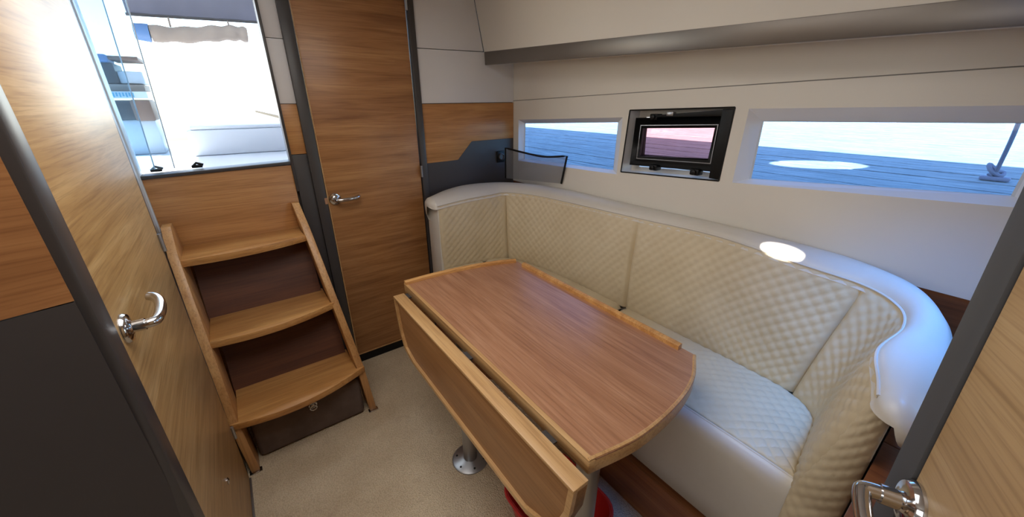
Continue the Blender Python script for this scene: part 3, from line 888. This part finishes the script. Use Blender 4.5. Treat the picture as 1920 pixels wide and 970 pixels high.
# ------------------------------------------------------------------ cockpit seen through the companionway
ck = thing('cockpit', (0, 3, 1.1), 'white moulded cockpit sole and coamings beyond the steps', 'cockpit', kind='structure')
box('sole', 'gelcoat', ck, -1.6, 1.42, YB + .072, 4.2, 1.02, 1.10)
box('coaming', 'gelcoat', ck, -1.7, -1.4, 2.0, 4.2, 1.10, 1.40, bevel=.03)
box('coaming', 'gelcoat', ck, 1.12, 1.42, 2.0, 4.2, 1.10, 1.40, bevel=.03)
bs = thing('cockpit_bench', (.4, 3.1, 1.1), 'white moulded cockpit bench across the stern', 'bench')
box('base', 'gelcoat', bs, -.17, 1.10, 2.92, 3.45, 1.10, 1.245, bevel=.012)
box('seat_pad', 'gelcoat', bs, -.15, 1.09, 2.93, 3.40, 1.245, 1.268, bevel=.01)
hard = box('hardtop', 'gelcoat', None, -1.9, 1.6, 2.02, 4.0, 2.40, 2.46, bevel=.01); struct(hard, 'white hardtop roof over the cockpit', 'roof')  # extended out of view to keep the sun off the cockpit
bl = thing('canvas_blind', (.03, 3.2, 1.85), 'dark grey canvas blind hanging above the cockpit', 'blind')
rows = []
for k in range(25):
    x = lerp(-.275, .345, k / 24)
    rows.append([V((x, 3.20 + .006 * math.sin(k * 1.1) * (1 - v / 8), lerp(1.842 + .022 * k / 24, 2.40, v / 8))) for v in range(9)])
MB().grid(rows).build('cloth', 'grey_canvas', bl, smooth=True)
MB().tube([V((-.28, 3.2, 1.842)), V((.35, 3.2, 1.864))], .008, 10).build('hem_bar', 'dark_gloss', bl, smooth=True)
rl = thing('rolled_cover', (0, 3.12, 1.72), 'beige rolled canvas cover with blue end under the grey blind', 'rolled cover')
pth = spline([(-.195, 3.12, 1.748), (-.05, 3.12, 1.752), (.10, 3.12, 1.772), (.20, 3.12, 1.782), (.262, 3.12, 1.778)], 8)
MB().tube(pth, [.040 + .004 * math.sin(i * .9) for i in range(len(pth))], 16).build('roll', 'beige_canvas', rl, smooth=True)
MB().tube([V((-.262, 3.12, 1.752)), V((-.198, 3.12, 1.748))], [.040, .046], 16).build('end_sleeve', 'blue_plastic', rl, smooth=True)
MB().tube([V((-.10, 3.12, 1.79)), V((-.10, 3.185, 1.84))], .005, 6).build('strap', 'beige_canvas', rl)
MB().tube([V((.18, 3.12, 1.81)), V((.18, 3.185, 1.85))], .005, 6).build('strap', 'beige_canvas', rl)
for k, (x0, x1, yy) in enumerate(((-.284, -.172, YB + .034), (-.284, -.232, YB + .050))):
    gd = thing('sliding_glass_door', ((x0 + x1) / 2, yy, 1.16), ['wider sheet of sliding companionway glass nearest the steps', 'narrower sheet of sliding companionway glass behind the wider one'][k], 'glass door')
    MB().hexa([V((x0, yy, 1.156)), V((x1 - .012, yy, 1.156)), V((x1 - .012, yy + .006, 1.156)), V((x0, yy + .006, 1.156))], [V((x0, yy, ZC)), V((x1 + .02, yy, ZC)), V((x1 + .02, yy + .006, ZC)), V((x0, yy + .006, ZC))]).build('pane', 'glass_door', gd)
    MB().tube([V((x1 - .012, yy + .003, 1.157)), V((x1 + .02, yy + .003, ZC))], .0022, 6).build('edge', 'gelcoat', gd)
# helm stack behind the glass
hs = thing('helm_console', (-.42, 3.25, 1.1), 'cockpit helm console with dark panels and brown pad behind the glass', 'console')
box('body', 'gelcoat', hs, -.62, -.31, 3.22, 3.55, 1.10, 1.30, bevel=.01)
box('instrument_panel', 'dark', hs, -.60, -.385, 3.20, 3.50, 1.30, 1.405, bevel=.004)
box('pad', 'brown_leather', hs, -.392, -.300, 3.18, 3.40, 1.292, 1.408, bevel=.012)
lb = box('label_strip', 'gelcoat', hs, -.49, -.305, 3.19, 3.22, 1.416, 1.452)
for k in range(9):
    x = -.478 + k * .0135
    box('printed_mark', 'teal', lb, x, x + .0075, 3.188, 3.1905, 1.422 + .004 * (k % 2), 1.446)
box('tray', 'beige_canvas', hs, -.48, -.31, 3.24, 3.5, 1.455, 1.49, bevel=.004)
box('screen_hood', 'dark', hs, -.54, -.41, 3.24, 3.5, 1.495, 1.60, bevel=.006)
box('white_cover', 'gelcoat', hs, -.409, -.30, 3.26, 3.5, 1.495, 1.56, bevel=.006)
box('shelf', 'brown_leather', hs, -.42, -.295, 3.22, 3.5, 1.615, 1.635, bevel=.003)
box('blue_pouch', 'blue_plastic', hs, -.50, -.42, 3.20, 3.4, 1.60, 1.64, bevel=.01)
for x, lab in ((-.243, 'small black latch at the left end of the companionway sill'), (-.116, 'larger black latch near the middle of the companionway sill')):
    lt = thing('sill_latch', (x, YB + .055, 1.15), lab, 'latch')
    z = 1.146 + (x + .29) * .026
    box('base', 'black', lt, x - .018, x + .018, YB + .060, YB + .069, z - .002, z + .010, bevel=.003)
    MB().tube([V((x - .010, YB + .062, z + .008)), V((x, YB + .062, z + .018)), V((x + .022, YB + .062, z + .009))], .005, 8).build('catch', 'black', lt, smooth=True)

# ------------------------------------------------------------------ added unseen screen that shades the dock, and the dock outside
mb = MB()
plate_hole(mb, (.2, 3.2, 1.70, 2.99), (1.57, 2.31, .21, .20), lambda u, v: V((XH + .05, u, v)))  # oval hole shaped to throw a bright patch on the shaded dock
mb.add([V((XH + .05, 3.2, 1.7)), V((XH + .05, 9.0, 1.7)), V((XH + .05, 9, 2.99)), V((XH + .05, 3.2, 2.99))], [(0, 1, 2, 3)])
mb.add([V((XH + .05, -6, 1.7)), V((XH + .05, .2, 1.7)), V((XH + .05, .2, 2.99)), V((XH + .05, -6, 2.99))], [(0, 1, 2, 3)])
struct(mb.build('wall_dock_shade', 'gelcoat'), 'added unseen white screen shading the dock, with an oval hole for a light patch', 'wall')
dk = thing('dock', (8, 3, .9), 'weathered plank dock alongside, outside the hull windows', 'dock', kind='structure')
x = 1.75; k = 0
while x < 19:
    wd = .27
    box('plank', 'dock', dk, x, x + wd, -4, 26, .94, 1.0 + random.uniform(-.002, .002))
    x += wd + .022
box('bearer', 'black', dk, 1.7, 19, -4, 26, .85, .935)
rp = thing('mooring_rope', (3.3, .09, 1.0), 'mooring rope knotted to a cleat on the dock outside the long window', 'rope')
MB().tube(spline([(3.32, .10, 1.02), (3.30, .10, 1.06), (3.12, .10, 1.30), (2.85, .12, 1.60), (2.6, .14, 1.9)], 6), .009, 8).build('line', 'rope', rp, smooth=True)
MB().tube(spline([(3.30, .12, 1.03), (3.32, .10, 1.05), (3.34, .075, 1.045), (3.31, .08, 1.03), (3.30, .12, 1.055), (3.31, .135, 1.085), (3.33, .11, 1.06)], 6), .010, 8).build('knot', 'rope', rp, smooth=True)
box('cleat', 'rope', rp, 3.29, 3.34, .04, .15, 1.003, 1.025, bevel=.008)
struct(MB().add([(1.52, -40, .3), (60, -40, .3), (60, 60, .3), (1.52, 60, .3)], [(0, 1, 2, 3)]).build('water', 'water'), 'harbour water beyond the dock alongside the boat', 'water')
